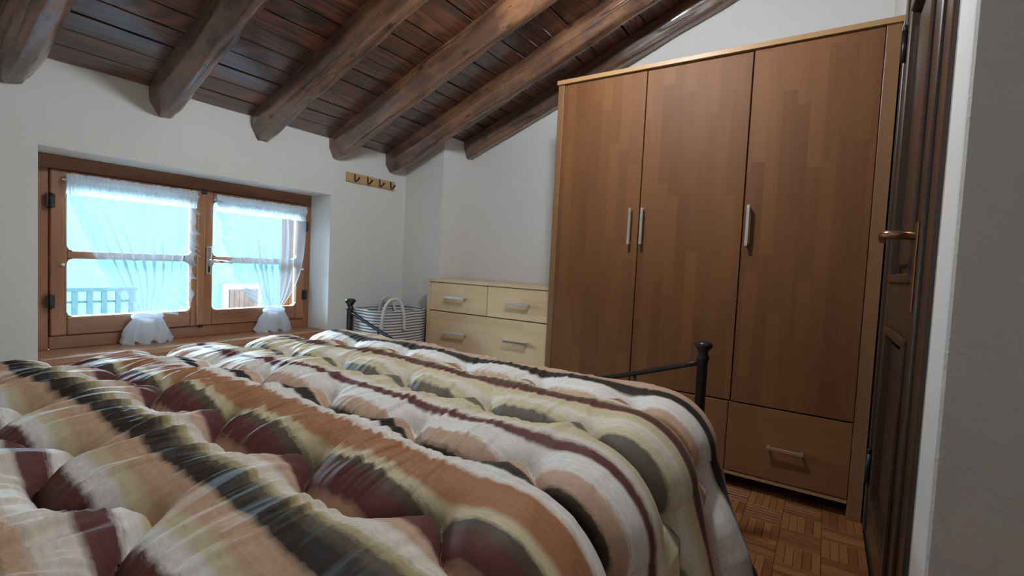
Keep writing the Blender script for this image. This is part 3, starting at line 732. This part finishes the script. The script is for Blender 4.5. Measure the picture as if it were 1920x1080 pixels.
# ------------------------------------------------------------------ duvet
def make_duvet():
    X0, X1, YA, YBB = -.30, 1.600, .430, 2.085
    rr = .125; top = .488
    s = np.linspace(X0, X1+.36, 420); t = np.linspace(YA-.56, YBB+.38, 640)
    Sg, Tg = np.meshgrid(s, t, indexing='ij')
    def base(Sg, Tg):
        ox_ = np.maximum(Sg-X1, 0); oy1 = np.maximum(YA-Tg, 0); oy2 = np.maximum(Tg-YBB, 0)
        oy_ = np.where(oy1 > 0, -oy1, oy2)
        d = np.hypot(ox_, oy_) + 1e-9; nx, ny = ox_/d, oy_/d
        arc = np.minimum(d/rr, math.pi/2); ext = np.maximum(d-rr*math.pi/2, 0)
        out = rr*np.sin(arc); dn = rr*(1-np.cos(arc)) + ext
        flare = .30*ext*np.clip(np.abs(ny), 0, 1)**1.5*np.where(ny < 0, 1, .1)
        gx = np.clip(Sg, None, X1) + nx*out*.92
        gy = np.clip(Tg, YA, YBB) + ny*(out+flare)
        # soft folds where the cloth hangs on the near side
        hang = np.clip(ext/.25, 0, 1)*np.abs(ny)
        fold = np.sin(Sg*17+1.0)+.6*np.sin(Sg*29+2.2+Tg*3)
        gy = gy - .026*hang*fold
        z = top - dn*.985
        # the body is a little higher in the middle and uneven
        cr_ = np.clip((X1-Sg)/.5, 0, 1); z = z + .018*np.sin(np.clip((Tg-YA)/(YBB-YA), 0, 1)*math.pi)**2*cr_*cr_*(3-2*cr_)
        z = z + .014*(vnoise(Sg*2.1+3, Tg*2.1+5, 301)-.5)
        return np.stack([gx, gy, np.maximum(z, .035)], -1)
    P = base(Sg, Tg)
    # quilting seams: wavy rows running across the bed
    def seam(c, tt):
        ph = 2*np.pi*(tt-.845)/.335
        return c + .046*np.cos(ph + .75*np.sin(ph) + .0)
    cs = [-.56, -.285, -.01, .265, .540, .820, 1.115, 1.430, 1.73]
    D = np.full(Sg.shape, 9.0)
    for c in cs:
        near = np.abs(Sg-c) < .22
        ss, tt = Sg[near], Tg[near]; best = np.full(ss.shape, 9.0)
        for dt in np.linspace(-.15, .15, 41):
            best = np.minimum(best, np.hypot(ss-seam(c, tt+dt), dt))
        D[near] = np.minimum(D[near], best)
    q = np.clip(D/.125, 0, 1)
    puff = np.power(1-(1-q)**2.2, .55)
    amp = .060 + .010*(vnoise(Sg*5, Tg*4, 302)-.5)
    hgt = amp*puff
    # gathers: sharp little pleats at right angles to the stripes
    wob = .05*(vnoise(Sg*3.0, Tg*4.5, 303)-.5) + .022*(vnoise(Sg*8, Tg*8, 304)-.5) - .16*(Sg-.5)*.35
    a1 = vnoise((Tg+wob)*42, Sg*3.0, 305); a2 = vnoise((Tg+wob*1.3)*78, Sg*5.0+9, 306)
    ridge = 1-np.abs(a1*2-1); ridge2 = 1-np.abs(a2*2-1)
    mask = np.clip((vnoise(Sg*4.2, Tg*3.4, 307)-.25)*2.2, 0, 1)
    side_w = np.clip(1.12-.62*np.clip(Sg-.25, 0, 2), .18, 1.0)*np.clip((Tg-.28)/.45, .12, 1)
    edge_w = np.power(np.clip(1-q*.55, 0, 1), 1.0)
    wr = (ridge**2.4*.0205 + ridge2**1.8*.0080)*side_w*(.25+.75*mask)*np.clip(q*4, .15, 1)
    ph = (Tg+wob*1.1)*29 + 1.4*vnoise(Sg*2.3+40, Tg*7, 310)
    fl = np.floor(ph); fr = ph-fl
    ak = np.clip(vnoise(Sg*4.6+fl*7.3, fl*.73+.5, 311)*1.9-.55, 0, 1)
    prof = np.where(fr < .22, fr/.22, np.power(np.clip(1-(fr-.22)/.78, 0, 1), 1.25))
    wr = .55*wr + .0165*ak*prof*side_w*np.clip(q*3.5, .1, 1)
    hgt = hgt + wr - .010*np.exp(-(D/.009)**2)
    # gentle dents running across
    hgt = hgt + .006*(vnoise(Sg*9, Tg*7, 308)-.5)
    du = np.gradient(P, axis=0); dv = np.gradient(P, axis=1)
    n = np.cross(du, dv); n /= np.linalg.norm(n, axis=-1, keepdims=True)+1e-12
    for _ in range(5):
        m_ = np.pad(n, ((1, 1), (1, 1), (0, 0)), mode='edge'); n = (m_[:-2, 1:-1]+m_[2:, 1:-1]+m_[1:-1, :-2]+m_[1:-1, 2:]+n)/5
    n /= np.linalg.norm(n, axis=-1, keepdims=True)+1e-12
    Q = P + n*hgt[..., None]
    Q[..., 0] = np.minimum(Q[..., 0], 1.756); Q[..., 1] = np.minimum(Q[..., 1], 2.262)
    o = grid_mesh('quilt', Q, 'duvet', None, np.stack([Sg, Tg], -1))
    so = o.modifiers.new('thickness', 'SOLIDIFY'); so.thickness = .012; so.offset = -1
    tag(o, 'puffy quilt striped cream, rust, maroon and dark brown spread over the bed', 'quilt')
make_duvet()

# ------------------------------------------------------------------ door and casing
door = thing('door_1', (1.85, DY, 0), **S)
YD = DY-.002
lf = box('leaf', DX0+.10, DX1-.10, YD-.040, YD-.024, .02, DTOP-.01, 'door', door)
for a, b2 in ((DX0, DX0+.100), (DX1-.115, DX1)): box('stile', a, b2, YD-.042, YD, .008, DTOP-.005, 'door', door, .003)
for a, b2 in ((.008, .150), (.790, .935), (DTOP-.12, DTOP-.005)): box('rail', DX0+.100, DX1-.115, YD-.042, YD-.0005, a, b2, 'doorh', door, .003)
for a, b2 in ((.150, .790), (.935, DTOP-.12)):
    xa, xb = DX0+.100, DX1-.115
    pn = box('panel', xa+.055, xb-.055, YD-.030, YD-.012, a+.055, b2-.055, 'door', door, .008)
    for c in ((xa, xa+.028, a, b2), (xb-.028, xb, a, b2), (xa+.028, xb-.028, a, a+.028), (xa+.028, xb-.028, b2-.028, b2)):
        box('moulding', c[0], c[1], YD-.026, YD+.010, c[2], c[3], 'door', door, .006)
hn = box('handle_plate', 1.535, 1.575, YD, YD+.006, .86, 1.09, 'bronze', door, .003)
tube('lever', [(1.555, YD+.004, 1.055), (1.555, YD+.058, 1.058), (1.563, YD+.066, 1.058), (1.60, YD+.066, 1.056), (1.665, YD+.062, 1.050)], [.012, .011, .012, .011, .009], 'bronze', hn)
for z in (1.78, .24):
    h = tube('hinge', [(DX1+.006, YD+.008, z-.055), (DX1+.006, YD+.008, z+.055)], .009, 'dark', door, 10)
    lathe('hinge_tip', (DX1+.006, YD+.008, z+.055), [(.009, 0), (.006, .008), (.008, .015), (.002, .022)], 'dark', h, 10)
trim = thing('trim_1', (1.85, DY, 0), **S)
box('casing', 1.267, 1.345, DY-.01, DY+.010, 0, DTOP+.08, 'door', trim, .004)
box('casing_bead', 1.345, 1.375, DY-.02, DY+.018, 0, DTOP+.05, 'door', trim, .007, 3)
box('jamb', 1.375, 1.486, DY-.075, DY-.016, 0, DTOP+.02, 'door', trim, .003)
box('jamb_bead', 1.440, 1.486, DY-.016, DY+.002, 0, DTOP+.0, 'door', trim, .005)
box('jamb', 2.214, 2.262, DY-.075, DY+.006, 0, DTOP+.02, 'door', trim, .003)
box('casing_head', 1.267, 2.262, DY-.005, DY+.012, DTOP+.005, DTOP+.08, 'doorh', trim, .004)
hs = box('door_threshold', 1.36, 2.235, DY-.08, DY-.0, -.09, .004, 'doorh', trim)

# ------------------------------------------------------------------ lamp (hangs from the ceiling, above the picture)
lx, ly, lz = 1.42, .76, 2.115
lamp = thing('pendant_lamp', (lx, ly, lz), 'round glowing pendant lamp hanging from the ceiling boards over the bed', 'lamp')
zc = ceil_z(ly)-.002
tube('cord', [(lx, ly, lz+.09), (lx, ly, zc)], .004, 'iron', lamp, 8)
lathe('ceiling_cup', (lx, ly, zc-.04), [(.01, -.01), (.04, 0), (.045, .03), (.045, .04)], 'nickel', lamp)
ml, nt, b = mat('lamp_glow'); b.inputs['Base Color'].default_value = (.9, .9, .85, 1)
b.inputs['Emission Color'].default_value = (.87, .96, 1.04, 1); b.inputs['Emission Strength'].default_value = LAMP
lathe('globe', (lx, ly, lz), [(.002, -.075)]+[(.075*math.sin(a), -.075*math.cos(a)) for a in np.linspace(.15, math.pi-.15, 14)]+[(.002, .075)], ml, lamp)

# ------------------------------------------------------------------ outside
og = box('ground', -30, 40, 3.2, 60, -2.6, -2.5, plaster('paving', (.30, .33, .35))); tag(og, **S)
nb = thing('neighbouring_house', (6, 11, -2.5), 'pale plastered house seen bright through the window panes', 'building')
box('facade', -8, 20, 11, 11.4, -2.5, 2.6, 'outwall', nb)
box('eaves', -8.2, 20.2, 10.6, 11.6, 2.6, 2.75, 'outwall', nb)
wf = box('window_surround', 5.24, 6.10, 10.93, 11.0, -1.5, .22, plaster('stone_surround', (.068, .096, .092)), nb)
for k in range(6):
    xa = 5.37+k*.105; box('shutter_board', xa, xa+.098, 10.89, 10.93, -1.4, .10, wood('weathered_shutter', (.027, .017, .013), (.02, .013, .01), 'z') if k == 0 else bpy.data.materials['weathered_shutter'], wf)
rl = thing('terrace_railing', (1.9, 7, -2.5), 'slatted terrace railing seen through the left window pane', 'railing')
mrl = plain('railing_paint', (.010, .017, .018), .6)
box('top_rail', -1.0, 2.36, 6.97, 7.03, .40, .44, mrl, rl); box('bottom_rail', -1.0, 2.36, 6.98, 7.02, -.15, -.11, mrl, rl); box('mid_rail', -1.0, 2.36, 6.985, 7.015, .27, .295, mrl, rl)
for k in range(26):
    x = -.95 + k*.13; box('slat', x-.026, x+.026, 6.96, 6.985, -.2, .40, mrl, rl)
box('terrace_wall', -1.0, 2.36, 7.05, 7.4, -2.5, -.2, 'outwall', rl)
sh = thing('window_shutter', (1.99, 3.05, .455), 'orange-brown boarded shutter folded open outside the right pane', 'shutter')
M['shut'] = wood('shutter_wood', (.042, .015, .005), (.026, .009, .003), 'z', .8, 3, .5, 0, .15)
for k in range(4):
    y = OUT+.012+k*.055; box('board', 1.968, 1.992, y, y+.051, .44, 1.32, 'shut', sh, .003)
for z in (.56, 1.18): box('batten', 1.992, 2.012, OUT+.015, OUT+.225, z-.03, z+.03, 'shut', sh)
for k in ('outside_plaster', 'paving', 'stone_surround', 'railing_paint', 'shutter_wood', 'weathered_shutter'):
    bpy.data.materials[k].node_tree.nodes['Principled BSDF'].inputs['Specular IOR Level'].default_value = 0.0
